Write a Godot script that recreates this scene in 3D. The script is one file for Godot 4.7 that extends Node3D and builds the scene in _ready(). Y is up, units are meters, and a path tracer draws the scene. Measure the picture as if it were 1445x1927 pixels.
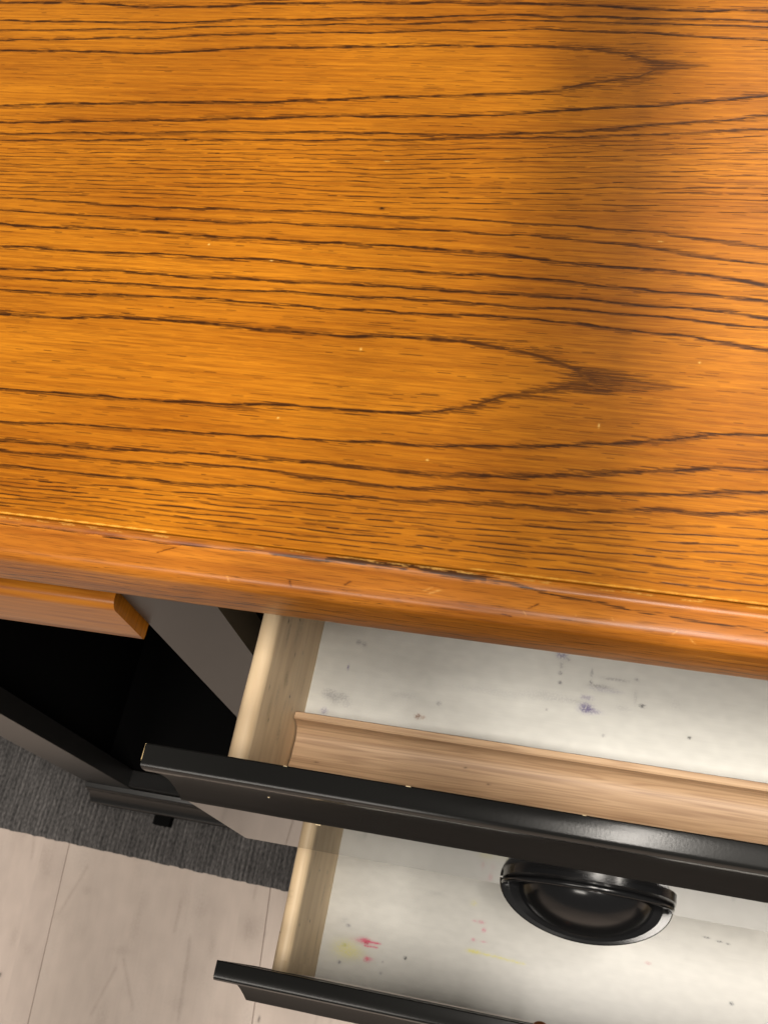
extends Node3D
# Open desk drawers seen from above. Units are metres; D(h) turns a depth below the lens into a height.

const EYE := 1.185
const GRAIN := [
	[20, 0, -3804, -4979, -3258, -4976, -2811, -4952, -2519, -4952, -2059, -4987, -1352, -5007, -887, -5017, -139, -5000, 292, -4966, 775, -4965],
	[15, 0, -3736, -4808, -3199, -4808, -2512, -4811, -2188, -4846, -1326, -4871, -645, -4910, -131, -4905, 775, -4886],
	[10, 0, -3703, -4724, -2830, -4742, -2335, -4776, -1318, -4824, -565, -4866, 157, -4853, 776, -4839],
	[12, 0, -3663, -4622, -2640, -4675, -2153, -4709, -1304, -4751, -556, -4785, 162, -4770, 776, -4729],
	[16, 1, -3629, -4536, -3105, -4536, -2599, -4540, -2121, -4590, -1282, -4630, -613, -4652, -251, -4644, 33, -4604, 258, -4523],
	[16, 2, -3441, -4060, -2953, -4102, -2317, -4136, -1855, -4159, -1205, -4219, -635, -4266, -357, -4297, -155, -4361, 114, -4420, 258, -4523],
	[14, 0, -3390, -3931, -2745, -3969, -2276, -3994, -1675, -4042, -1178, -4072, -613, -4105, -71, -4176, 325, -4228, 778, -4304],
	[12, 3, -3355, -3843, -2557, -3885, -1798, -3930, -1155, -3949, -732, -3954, -191, -4011, 202, -4068, 460, -4110, 778, -4170],
	[8, 3, -3332, -3785, -2082, -3855, -1147, -3902, -187, -3965, 206, -4003, 779, -4072],
	[8, 4, -3308, -3723, -2061, -3780, -1132, -3825, -181, -3897, 779, -3983],
	[8, 4, -3174, -3384, -1962, -3419, -1058, -3426, -140, -3469, 781, -3513],
	[8, 3, -3165, -3361, -2692, -3353, -2238, -3352, -1661, -3372, -1049, -3376, -647, -3375, -131, -3370, 244, -3355, 487, -3326, 782, -3303],
	[9, 3, -3130, -3275, -2662, -3268, -2269, -3261, -1779, -3276, -1032, -3286, -635, -3293, -249, -3287, 127, -3264, 371, -3233, 783, -3197],
	[16, 0, -3091, -3175, -2334, -3183, -1754, -3178, -1011, -3173, -617, -3169, -234, -3154, 78, -3133, 381, -3118, 783, -3079],
	[12, 0, -3034, -3031, -2579, -3028, -1999, -3037, -1442, -3038, -985, -3033, -815, -3030, -221, -3029, 268, -3006, 784, -2988],
	[12, 0, -2972, -2873, -2390, -2905, -1822, -2909, -964, -2920, -333, -2930, 32, -2921, 506, -2909, 784, -2895],
	[9, 0, -2953, -2825, -2367, -2838, -1804, -2844, -953, -2859, -325, -2862, 155, -2858, 784, -2839],
	[12, 0, -2919, -2741, -2483, -2753, -1923, -2774, -1380, -2771, -938, -2777, -439, -2790, 44, -2778, 282, -2764, 511, -2747, 785, -2709],
	[18, 1, -2858, -2586, -2569, -2592, -2157, -2628, -1677, -2626, -1476, -2619, -1086, -2620, -912, -2636, -663, -2638, -356, -2622, -174, -2589, -53, -2548, 68, -2480],
	[12, 2, -2689, -2160, -2279, -2169, -1878, -2168, -1374, -2206, -834, -2218, -658, -2236, -454, -2289, -323, -2358, -154, -2407, 68, -2480],
	[8, 0, -2621, -1987, -2221, -2003, -1832, -2017, -1456, -2035, -805, -2061, -460, -2088, -124, -2129, 203, -2173, 523, -2245, 787, -2285],
	[12, 3, -2578, -1877, -2054, -1899, -1549, -1914, -1183, -1923, -781, -1929, -493, -1932, 0, -1989, 323, -2050, 529, -2089, 787, -2109],
	[9, 3, -2559, -1831, -2034, -1839, -1536, -1869, -1169, -1866, -767, -1858, -429, -1877, 8, -1909, 429, -1960, 788, -2010],
	[9, 3, -2529, -1755, -1880, -1761, -1389, -1779, -755, -1792, -419, -1813, 14, -1840, 433, -1877, 788, -1913],
	[6, 4, -2503, -1688, -1990, -1708, -1496, -1721, -746, -1742, -193, -1766, 337, -1802, 789, -1840],
	[4, 4, -2450, -1555, -1450, -1554, -712, -1561, -106, -1561, 351, -1562, 790, -1563],
]

var used := {}


func D(h: float) -> float:
	return EYE - h


# ------------------------------------------------------------------ scene
func _ready() -> void:
	var cam := Camera3D.new()
	cam.name = "camera"
	add_child(cam)
	cam.position = Vector3(0, EYE, 0)
	cam.transform.basis = Basis(Vector3(0.976619, -0.116679, -0.180560), Vector3(-0.108265, 0.458674, -0.881985), Vector3(0.185728, 0.880911, 0.435317))
	cam.near = 0.02
	cam.far = 40.0
	cam.fov = 56.653
	var lens := CameraAttributesPhysical.new()
	lens.frustum_focal_length = 22.26
	lens.frustum_focus_distance = 0.5
	lens.frustum_near = 0.02
	lens.frustum_far = 40.0
	lens.exposure_aperture = 16.0
	cam.attributes = lens
	cam.current = true

	var env := Environment.new()
	env.background_mode = Environment.BG_COLOR
	env.background_color = Color(0.465, 0.45, 0.432)
	env.background_energy_multiplier = 1.0
	env.tonemap_mode = Environment.TONE_MAPPER_LINEAR
	env.tonemap_exposure = 1.0
	env.sdfgi_enabled = true
	env.ssao_enabled = true
	env.ssil_enabled = true
	var we := WorldEnvironment.new()
	we.name = "world"
	we.environment = env
	add_child(we)

	make_lamps()
	make_materials()
	make_floor()
	make_rug()
	make_desk()
	make_pull_out_board()
	make_upper_drawer()
	make_lower_drawer()


# ------------------------------------------------------------------ lamps
func make_lamps() -> void:
	lamp("unseen_ceiling_lamp", Vector3(0.23, 2.75, 0.27), Vector2(0.045, 0.9), 4.1, "slim unseen ceiling tube light, out of view, placed to light the desktop and drawers")  # out of view, placed to light desktop and drawers from above
	lamp("unseen_ceiling_lamp", Vector3(0.85, 2.75, 0.33), Vector2(0.06, 1.0), 4.1, "slim unseen ceiling tube light, out of view at the right, placed to light the drawer interiors")  # unseen, set at the right to reach the drawer interiors
	lamp("unseen_ceiling_lamp", Vector3(0.56, 2.75, -2.15), Vector2(0.14, 1.7), 1.3, "narrow unseen ceiling light, out of view behind the desk, placed to give the glint on the desktop")  # unseen, set back to give the glint on the right of the desktop
	lamp("unseen_ceiling_lamp", Vector3(-0.80, 2.75, 1.60), Vector2(1.0, 0.6), 3.7, "wide fill panel light added out of view in front, brightening the rim and the floor")  # added fill that brightens the rim face and the floor
	# rails added out of view to throw the soft dark bands over the desktop
	hang("added_shadow_rail", "slim black rail added out of view to cast the dark band on the desktop", Vector3(0.104, 1.70, -1.345), Vector3(0.036, 0.03, 2.7), 1.2)
	hang("added_shadow_rail", "wide black rail added out of view to cast the softer shadow on the lower desktop", Vector3(0.363, 1.70, 0.50), Vector3(0.075, 0.03, 1.24), 0.5)


func hang(called: String, label: String, at: Vector3, size: Vector3, reach: float) -> void:
	var r := thing(called, label, "rail", at, "added rails that shade the desktop")
	var m := mat(Color(0.1, 0.1, 0.1), 0.4)
	var st := begin()
	box(st, Vector3.ZERO, size)
	put("bar", st, m, r)
	for z in [-reach, reach]:
		st = begin()
		box(st, Vector3(0, 0.535, z), Vector3(0.006, 1.04, 0.006))
		put("hanger", st, m, r)


func lamp(called: String, at: Vector3, size: Vector2, power: float, label: String) -> void:
	var o := thing(called, label, "ceiling light", at, "unseen ceiling lights out of view")
	var housing := mat(Color(0.85, 0.85, 0.84), 0.5)
	var glow := mat(Color(0.9, 0.9, 0.88), 0.6)
	glow.emission_enabled = true
	glow.emission = Color(1.0, 0.97, 0.92)
	glow.emission_energy_multiplier = 1.0
	var st := begin()
	box(st, Vector3(0, 0.03, 0), Vector3(size.x + 0.04, 0.05, size.y + 0.04))
	put("housing", st, housing, o)
	st = begin()
	box(st, Vector3(0, 0.0, 0), Vector3(size.x, 0.006, size.y))
	put("diffuser", st, glow, o)
	var l := AreaLight3D.new()
	l.name = "panel_light"
	l.area_size = size
	l.area_normalize_energy = true
	l.light_energy = power
	l.light_color = Color(1.0, 0.97, 0.93)
	l.shadow_enabled = true
	l.area_range = 8.0
	l.area_attenuation = 2.0
	l.position = Vector3(0, -0.012, 0)
	l.rotation.x = -PI / 2
	o.add_child(l)


# ------------------------------------------------------------------ materials
var m_top: StandardMaterial3D
var m_edge: StandardMaterial3D
var m_board: StandardMaterial3D
var m_black: StandardMaterial3D
var m_face: StandardMaterial3D
var m_dull: StandardMaterial3D
var m_frame: StandardMaterial3D
var m_inside: StandardMaterial3D
var m_pine: StandardMaterial3D
var m_tray: StandardMaterial3D
var m_liner: StandardMaterial3D
var m_liner_low: StandardMaterial3D
var m_bare: StandardMaterial3D
var m_rug: StandardMaterial3D
var m_plank: Array = []


func mat(c: Color, rough: float, metal := 0.0) -> StandardMaterial3D:
	var m := StandardMaterial3D.new()
	m.albedo_color = c
	m.roughness = rough
	m.metallic = metal
	return m


func tex_mat(im: Image, rough: float, size: Vector2, offset := Vector2.ZERO) -> StandardMaterial3D:
	var m := mat(Color.WHITE, rough)
	m.albedo_texture = ImageTexture.create_from_image(im)
	m.uv1_scale = Vector3(1.0 / size.x, 1.0 / size.y, 1)
	m.uv1_offset = Vector3(-offset.x / size.x, -offset.y / size.y, 0)
	return m


# grey noise of w by h texels, each cell drawn out sx by sy texels
func noise(w: int, h: int, sx: float, sy: float, sd: int, octaves := 1, kind := FastNoiseLite.TYPE_SIMPLEX_SMOOTH) -> PackedByteArray:
	var n := FastNoiseLite.new()
	n.seed = sd
	n.noise_type = kind
	n.frequency = 0.25
	n.fractal_type = FastNoiseLite.FRACTAL_FBM if octaves > 1 else FastNoiseLite.FRACTAL_NONE
	n.fractal_octaves = octaves
	var im := n.get_image(maxi(4, int(w * 4.0 / sx)), maxi(4, int(h * 4.0 / sy)))
	im.resize(w, h, Image.INTERPOLATE_CUBIC)
	im.convert(Image.FORMAT_L8)
	return im.get_data()


func bump(m: StandardMaterial3D, data: PackedByteArray, w: int, h: int, cm: float) -> void:
	m.heightmap_enabled = true
	m.heightmap_texture = ImageTexture.create_from_image(Image.create_from_data(w, h, false, Image.FORMAT_L8, data))
	m.heightmap_scale = cm


func make_materials() -> void:
	m_bare = mat(Color(0.74, 0.64, 0.46), 0.7)
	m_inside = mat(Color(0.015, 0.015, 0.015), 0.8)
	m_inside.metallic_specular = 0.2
	m_black = mat(Color(0.085, 0.085, 0.082), 0.17)
	m_black.metallic_specular = 0.25
	var peel := noise(512, 512, 7, 7, 11, 2)
	bump(m_black, peel, 512, 512, 0.0007)
	m_black.uv1_scale = Vector3(8, 8, 1)
	m_frame = mat(Color(0.08, 0.078, 0.076), 0.3)
	m_dull = mat(Color(0.07, 0.068, 0.065), 0.5)
	m_dull.metallic_specular = 0.2
	m_face = mat(Color(0.075, 0.073, 0.072), 0.07)
	make_top_wood()
	make_edge_wood()
	make_pale_woods()
	make_liners()
	make_floor_finish()


# ring lines of the veneer: strength per texel, then pores drawn out along the grain
func make_top_wood() -> void:
	var w := 1792
	var h := 1296
	var ox := -0.40
	var oz := -0.51
	var tx := 0.50 / w
	var tz := 0.362 / h
	var dens := PackedFloat32Array()
	dens.resize(w * h)
	var wig := FastNoiseLite.new()
	wig.seed = 5
	wig.frequency = 0.006
	wig.fractal_octaves = 3
	var rows: Array = []
	for g in GRAIN:
		rows.append(line_rows(g, w, ox, tx, oz, tz))
	var broken: Array = []
	# thin broken lines between two named ones
	for pair in [[9, 10, 11], [8, 9, 1], [24, 25, 6]]:
		for k in range(1, pair[2] + 1):
			var r := PackedFloat32Array()
			r.resize(w)
			var f: float = float(k) / (pair[2] + 1)
			for i in w:
				r[i] = lerpf(rows[pair[0]][i], rows[pair[1]][i], f) + wig.get_noise_2d(i * 0.5, 900.0 + pair[0] * 40 + k * 13) * 3.0
			broken.append(r)
	var rng := RandomNumberGenerator.new()
	rng.seed = 77
	for n in GRAIN.size() + broken.size():
		var style: int = GRAIN[n][1] if n < GRAIN.size() else 4
		var half: float = GRAIN[n][0] * 0.0001 / tz * 0.78 if n < GRAIN.size() else 2.0
		var row: PackedFloat32Array = rows[n] if n < GRAIN.size() else broken[n - GRAIN.size()]
		var tip := w
		if style == 1 or style == 2:
			var g: Array = GRAIN[n]
			tip = clampi(int((g[g.size() - 2] * 0.0001 - ox) / tx), 0, w)
		var side := -1.0 if style == 1 or (style != 2 and n % 3 == 0) else 1.0
		for i in w:
			row[i] += wig.get_noise_2d(i, n * 77.0) * (2.5 if style == 4 else (5.0 if tip == w else 3.5))
		# the unbroken heart of the line
		if style != 4:
			for i in mini(w, tip):
				var wd := half * (0.55 + 0.5 * wig.get_noise_2d(i * 2.2, n * 31.0 + 400.0))
				var full := clampf((0.80 if style < 3 else 0.50) + 1.2 * wig.get_noise_2d(i * 3.0, n * 51.0), 0.0, 0.92)
				if tip < w:
					full *= 1.0 - 0.4 * clampf(1.0 - (tip - i) / 300.0, 0.0, 1.0)
				for j in range(maxi(0, int(row[i] - wd * 1.6)), mini(h, int(row[i] + wd * 1.6) + 2)):
					var v := full * clampf(1.5 - absf(j - row[i]) / maxf(wd, 0.5), 0.0, 1.0)
					dens[j * w + i] = maxf(dens[j * w + i], v)
		# pores strung along it, thinning out to one side
		var i := 0
		while i < tip:
			var near := 0.0
			if tip < w:
				near = clampf(1.0 - (tip - i) / 430.0, 0.0, 1.0)
				near *= near
			var away := -log(maxf(rng.randf(), 0.03)) * half * (0.70 + 2.4 * near) * side
			if rng.randf() < 0.3:
				away *= -0.4
			if style == 4:
				away = rng.randfn(0.0, 0.9)
			var len := rng.randi_range(16, 76) if style != 4 else rng.randi_range(20, 100)
			var fade := 1.0 - 0.35 * clampf(absf(away) / (half * 3.0), 0.0, 1.0)
			if tip < w:
				len = int(len * (1.0 - 0.2 * near))
			pore(dens, w, h, i - len / 2, row[i] + away, len, rng.randf_range(0.45, 1.0) if style != 4 else rng.randf_range(0.5, 1.1), rng.randf_range(0.35, 0.95) * fade, row if style == 4 else [], row[i])
			i += int(ceil((rng.randi_range(2, 7) if style != 4 else rng.randi_range(10, 62)) / (1.0 + 3.0 * near)))
	# brush of pores past each cathedral tip
	for tipat in [[0.0258, -0.4523, 0.020, 0.0042, 80], [0.0068, -0.2480, 0.033, 0.0072, 190]]:
		for k in tipat[4]:
			var s := rng.randf_range(-0.30, 1.0)
			s = s * s if s > 0.0 else s
			var px: float = (tipat[0] + s * tipat[2] - ox) / tx
			var py: float = (tipat[1] + rng.randf_range(-1.0, 1.0) * tipat[3] * pow(1.0 - maxf(s, 0.0), 0.8) - oz) / tz
			var len := rng.randi_range(26, 84)
			pore(dens, w, h, int(px) - len / 2, py, len, rng.randf_range(0.3, 0.65), rng.randf_range(0.4, 1.0) * (1.0 - 0.45 * maxf(s, 0.0)), [], 0.0)
	# fine pores everywhere, faint
	for k in 17000:
		pore(dens, w, h, rng.randi_range(-40, w), rng.randf() * h, rng.randi_range(14, 74), rng.randf_range(0.35, 0.8), rng.randf_range(0.06, 0.24), [], 0.0)
	for k in 1500:
		pore(dens, w, h, rng.randi_range(-40, w), rng.randf() * h, rng.randi_range(10, 50), rng.randf_range(0.5, 0.9), rng.randf_range(0.3, 0.6), [], 0.0)
	var fine := noise(w, h, 60, 1.8, 23)
	var streak := noise(w, h, 420, 9, 24, 3)
	var tone := noise(w, h, 700, 240, 25, 2)
	var out := PackedByteArray()
	out.resize(w * h * 3)
	var relief := PackedByteArray()
	relief.resize(w * h)
	var o := 0
	for at in w * h:
		var dark := dens[at]
		var lift := (streak[at] - 128.0) / 128.0 * 0.075 + (tone[at] - 128.0) / 128.0 * 0.055 + (fine[at] - 128.0) / 128.0 * 0.04
		var r := 0.645 + lift
		var g := 0.385 + lift * 0.82
		var b := 0.07 + lift * 0.25
		out[o] = int(255.0 * clampf(lerpf(r, 0.185, dark), 0.0, 1.0))
		out[o + 1] = int(255.0 * clampf(lerpf(g, 0.088, dark), 0.0, 1.0))
		out[o + 2] = int(255.0 * clampf(lerpf(b, 0.02, dark), 0.0, 1.0))
		relief[at] = int(255.0 * (1.0 - dark * 0.75) * (0.92 + 0.08 * fine[at] / 255.0))
		o += 3
	var im := Image.create_from_data(w, h, false, Image.FORMAT_RGB8, out)
	for k in [[-0.2232, -0.3844, 3], [-0.2227, -0.3268, 4], [-0.1062, -0.3418, 4]]:
		blot(im, (k[0] - ox) / tx, (k[1] - oz) / tz, k[2], k[2] * 0.8, Color(0.12, 0.05, 0.02), 0.9, 3)
	for k in [[-0.1095, -0.3746, 5, 1.6], [-0.155, -0.304, 4, 1.2], [-0.06, -0.20, 2, 2], [-0.13, -0.214, 2, 2], [0.03, -0.33, 4, 1.2], [-0.19, -0.312, 2, 2], [0.05, -0.262, 2, 2], [-0.10, -0.255, 2, 3], [0.01, -0.225, 1.5, 4], [-0.28, -0.175, 2, 1.5]]:
		blot(im, (k[0] - ox) / tx, (k[1] - oz) / tz, k[2], k[3], Color(0.90, 0.76, 0.50), 0.75, 4)
	for i in 420:
		var x := -0.25 + 0.35 * i / 420.0
		if x < -0.165 or x > -0.035:
			blot(im, (x - ox) / tx, (-0.1522 - oz) / tz, 4.0, 1.0 + 0.5 * sin(i * 0.7), Color(0.88, 0.66, 0.30), 0.6 if x < -0.165 else 0.4, i)
	m_top = tex_mat(im, 0.34, Vector2(0.50, 0.362), Vector2(ox, oz))
	m_top.metallic_specular = 0.33
	bump(m_top, relief, w, h, 0.012)


# one pore: a thin dash with tapered ends that follows the line it belongs to
func pore(dens: PackedFloat32Array, w: int, h: int, x0: int, y0: float, len: int, thick: float, strength: float, row: Variant, base: float) -> void:
	for k in len:
		var i := x0 + k
		if i < 0 or i >= w:
			continue
		var y: float = y0 + (row[i] - base if row.size() else 0.0)
		var f := float(k) / len
		var s := strength * minf(1.0, minf(f, 1.0 - f) * 6.0)
		var j0 := int(floor(y - thick))
		for j in range(maxi(0, j0), mini(h, j0 + int(thick * 2.0) + 3)):
			var v := s * clampf(thick + 0.5 - absf(j - y), 0.0, 1.0)
			var at := j * w + i
			if v > dens[at]:
				dens[at] = v


func line_rows(g: Array, w: int, ox: float, tx: float, oz: float, tz: float) -> PackedFloat32Array:
	var r := PackedFloat32Array()
	r.resize(w)
	var n := (g.size() - 2) / 2
	var k := 0
	for i in w:
		var x := (ox + i * tx) * 10000.0
		while k < n - 2 and x > g[2 + (k + 1) * 2]:
			k += 1
		var xa: float = g[2 + k * 2]
		var xb: float = g[4 + k * 2]
		var za: float = g[3 + k * 2]
		var zb: float = g[5 + k * 2]
		var zp: float = g[1 + k * 2] if k > 0 else za * 2.0 - zb
		var zn: float = g[7 + k * 2] if k < n - 2 else zb * 2.0 - za
		var f := clampf((x - xa) / (xb - xa), -0.6, 1.6)
		var z: float
		if f < 0.0 or f > 1.0:
			z = lerpf(za, zb, f)
		else:
			z = lerpf(lerpf(za, zb, f), cubic_interpolate(za, zb, zp, zn, f), 0.6)
		r[i] = (z * 0.0001 - oz) / tz
	return r


func blot(im: Image, cx: float, cy: float, rx: float, ry: float, c: Color, strength: float, sd: int, rough := 0.7) -> void:
	var n := FastNoiseLite.new()
	n.seed = sd * 17 + int(cx)
	n.frequency = 0.22
	for j in range(int(cy - ry * 2) - 1, int(cy + ry * 2) + 2):
		for i in range(int(cx - rx * 2) - 1, int(cx + rx * 2) + 2):
			if i < 0 or j < 0 or i >= im.get_width() or j >= im.get_height():
				continue
			var q := Vector2((i - cx) / rx, (j - cy) / ry).length_squared()
			var v := clampf(exp(-q) * (1.0 + rough * 2.0 * n.get_noise_2d(i, j)), 0.0, 1.0) * strength
			im.set_pixel(i, j, im.get_pixel(i, j).lerp(c, v))


func stroke(im: Image, a: Vector2, b: Vector2, r: float, c: Color, strength: float, sd: int) -> void:
	var n := int(a.distance_to(b) / maxf(r, 1.0)) + 2
	var rng := RandomNumberGenerator.new()
	rng.seed = sd
	for k in n:
		var p := a.lerp(b, float(k) / (n - 1)) + Vector2(rng.randf_range(-0.4, 0.4), rng.randf_range(-0.4, 0.4)) * r
		blot(im, p.x, p.y, r, r * 0.7, c, strength * rng.randf_range(0.3, 1.0), sd + k)


func make_edge_wood() -> void:
	var w := 1600
	var h := 256
	var ox := -0.40
	var tx := 0.5 / w
	var ty := 0.064 / h
	var pores := noise(w, h, 70, 2.6, 31)
	var fine := noise(w, h, 55, 2.2, 32)
	var streak := noise(w, h, 700, 14, 33, 3)
	var tone := noise(w, h, 300, 90, 34, 2)
	var wig := FastNoiseLite.new()
	wig.seed = 9
	wig.frequency = 0.012
	wig.fractal_octaves = 3
	var dens := PackedFloat32Array()
	dens.resize(w * h)
	var red := PackedFloat32Array()
	red.resize(w * h)
	# the long dark split in the rim: x, distance from the joint, half width (all in tenths of a millimetre)
	var split := [-2432, 42, 5, -1847, 40, 8, -1344, 30, 8, -975, 24, 12, -530, 12, 14, -311, 22, 14, 30, 60, 8, 515, 88, 5, 766, 92, 5, 1000, 100, 3]
	var lines := [[262, 4, 0.7], [300, 5, 0.85], [340, 4, 0.75], [385, 6, 0.9], [425, 4, 0.7], [455, 5, 0.8], [190, 3, 0.45], [140, 3, 0.4]]
	for i in w:
		var x := (ox + i * tx) * 10000.0
		var k := 0
		while k < 8 and x > split[(k + 1) * 3]:
			k += 1
		var f := clampf((x - split[k * 3]) / float(split[k * 3 + 3] - split[k * 3]), -1.0, 1.0)
		var c: float = lerpf(split[k * 3 + 1], split[k * 3 + 4], f) * 0.0001 / ty + wig.get_noise_2d(i, 5) * 5.0
		var wd: float = lerpf(split[k * 3 + 2], split[k * 3 + 5], maxf(f, 0.0)) * 0.0001 / ty * (0.9 + 0.7 * wig.get_noise_2d(i * 2.0, 90))
		for j in range(0, mini(h, int(c + wd * 5) + 2)):
			var t := (j - c) / maxf(wd, 0.6)
			var v := (1.0 if x > -950 and x < -280 else (0.60 if x < -280 else 0.74)) * exp(-t * t * 0.55)
			dens[j * w + i] = v
			if t < 0.0 and x < -250:
				red[j * w + i] = clampf(0.3 + wig.get_noise_2d(i * 0.5, j * 2.0 + 300) * 1.6, 0.0, 0.9) * clampf((j - 4) / 6.0, 0.0, 1.0)
		for l in lines:
			var y0: float = l[0] * 0.0001 / ty + wig.get_noise_2d(i * 0.35, l[0] * 3.0) * 14.0 + (i - w * 0.5) * 0.004
			var hw: float = l[1] * 0.0001 / ty
			for j in range(maxi(0, int(y0 - hw * 3)), mini(h, int(y0 + hw * 4) + 1)):
				var t := absf(j - y0) / hw
				dens[j * w + i] = maxf(dens[j * w + i], l[2] * exp(-t * 0.9))
	var out := PackedByteArray()
	out.resize(w * h * 3)
	for at in w * h:
		var d := dens[at]
		var p := pores[at] / 255.0
		var dark := clampf((p - (1.0 - d) * 1.05 + 0.06) * 3.2, 0.0, 1.0) * clampf(d * 3.0, 0.0, 1.0)
		dark = maxf(dark, clampf((fine[at] - 150.0) / 60.0, 0.0, 1.0) * 0.30)
		var lift := (streak[at] - 128.0) / 128.0 * 0.07 + (tone[at] - 128.0) / 128.0 * 0.05
		var rd := red[at]
		out[at * 3] = int(255.0 * lerpf(lerpf(0.645 + lift, 0.40, rd), 0.27, dark))
		out[at * 3 + 1] = int(255.0 * lerpf(lerpf(0.385 + lift * 0.8, 0.20, rd), 0.15, dark))
		out[at * 3 + 2] = int(255.0 * lerpf(lerpf(0.115 + lift * 0.3, 0.10, rd), 0.05, dark))
	var im := Image.create_from_data(w, h, false, Image.FORMAT_RGB8, out)
	var rng := RandomNumberGenerator.new()
	rng.seed = 4
	# worn joint, chips and scratches
	for i in 150:
		var x := rng.randf_range(-0.25, 0.1)
		if x > -0.09 and x < -0.035 or rng.randf() < 0.22:
			var at := Vector2((x - ox) / tx, rng.randf_range(1, 5))
			stroke(im, at, at + Vector2(rng.randf_range(4, 22), rng.randf_range(-1, 1)), 1.3, Color(0.80, 0.62, 0.32), 0.7, i)
	for s in [[-0.050, 0.0115, 14, -9, 2.2], [-0.052, 0.0105, 10, -7, 1.5], [0.045, 0.0155, 5, -6, 1.2], [0.052, 0.0165, 6, 7, 1.2], [-0.135, 0.0150, 3, 8, 1.4], [-0.012, 0.0135, 4, 7, 0.9], [0.008, 0.0120, 2, 5, 0.9], [0.022, 0.0120, 3, 4, 0.9]]:
		var a := Vector2((s[0] - ox) / tx, s[1] / ty)
		stroke(im, a, a + Vector2(s[2], s[3]), s[4], Color(0.86, 0.66, 0.40), 0.5, int(s[2]) + 50)
	for s in [[-0.168, 0.0085, 24, -14], [-0.108, 0.0135, 3, 9], [-0.085, 0.0125, 8, -8], [-0.01, 0.0125, 12, -10], [-0.02, 0.0160, 12, 2]]:
		var a := Vector2((s[0] - ox) / tx, s[1] / ty)
		stroke(im, a, a + Vector2(s[2], s[3]), 1.1, Color(0.25, 0.12, 0.04), 0.8, int(s[2]) + 70)
	m_edge = tex_mat(im, 0.3, Vector2(0.50, 0.064), Vector2(ox, 0))
	m_edge.metallic_specular = 0.35


func grain_image(w: int, h: int, light: Color, dark: Color, sd: int, line: float, lines: float) -> Image:
	var fine := noise(w, h, 80, 3, sd)
	var streak := noise(w, h, 500, lines, sd + 1, 3)
	var swirl := noise(w, h, 520, lines * 2.5, sd + 2, 2)
	var out := PackedByteArray()
	out.resize(w * h * 3)
	for at in w * h:
		var s := streak[at] / 255.0
		var ring := 0.5 + 0.5 * sin(swirl[at] * 0.11 + s * 4.0)
		var t := clampf(s * 0.45 + pow(ring, 3.0) * line + (fine[at] - 128.0) / 128.0 * 0.12, 0.0, 1.0)
		out[at * 3] = int(255.0 * lerpf(light.r, dark.r, t))
		out[at * 3 + 1] = int(255.0 * lerpf(light.g, dark.g, t))
		out[at * 3 + 2] = int(255.0 * lerpf(light.b, dark.b, t))
	return Image.create_from_data(w, h, false, Image.FORMAT_RGB8, out)


func make_pale_woods() -> void:
	var im := grain_image(640, 128, Color(0.69, 0.43, 0.12), Color(0.50, 0.27, 0.06), 41, 0.35, 12)
	m_board = tex_mat(im, 0.28, Vector2(0.32, 0.064))
	# drawer sides: u runs along the side
	im = grain_image(768, 256, Color(0.90, 0.805, 0.66), Color(0.78, 0.67, 0.52), 51, 0.22, 22)
	var rng := RandomNumberGenerator.new()
	rng.seed = 8
	for i in 90:
		var p := Vector2(rng.randf() * 768, rng.randf() * 256)
		blot(im, p.x, p.y, rng.randf_range(2, 16), rng.randf_range(1.5, 5), Color(0.45, 0.38, 0.28), rng.randf_range(0.1, 0.32), i)
	for i in 60:
		blot(im, rng.randf() * 768, rng.randf() * 256, rng.randf_range(1, 2.6), rng.randf_range(1, 2), Color(0.22, 0.19, 0.16), rng.randf_range(0.3, 0.7), i)
	m_pine = tex_mat(im, 0.55, Vector2(0.36, 0.15))
	im = grain_image(1024, 256, Color(0.82, 0.69, 0.545), Color(0.58, 0.45, 0.335), 61, 0.30, 9)
	for i in 14:
		blot(im, rng.randf() * 1024, rng.randf() * 256, rng.randf_range(1, 3), 1.2, Color(0.3, 0.22, 0.16), 0.5, i)
	m_tray = tex_mat(im, 0.5, Vector2(0.42, 0.085), Vector2(-0.2, 0))


func liner_image(w: int, h: int, c: Color, sd: int) -> Image:
	var big := noise(w, h, 500, 90, sd, 3)
	var mid := noise(w, h, 40, 22, sd + 1, 3)
	var hair := noise(w, h, 130, 3, sd + 2)
	var out := PackedByteArray()
	out.resize(w * h * 3)
	for at in w * h:
		var v := 1.0 + (big[at] - 128.0) / 128.0 * 0.025 + (mid[at] - 128.0) / 128.0 * 0.025 + (hair[at] - 128.0) / 128.0 * 0.007
		out[at * 3] = int(255.0 * clampf(c.r * v, 0.0, 1.0))
		out[at * 3 + 1] = int(255.0 * clampf(c.g * v, 0.0, 1.0))
		out[at * 3 + 2] = int(255.0 * clampf(c.b * v, 0.0, 1.0))
	return Image.create_from_data(w, h, false, Image.FORMAT_RGB8, out)


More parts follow.
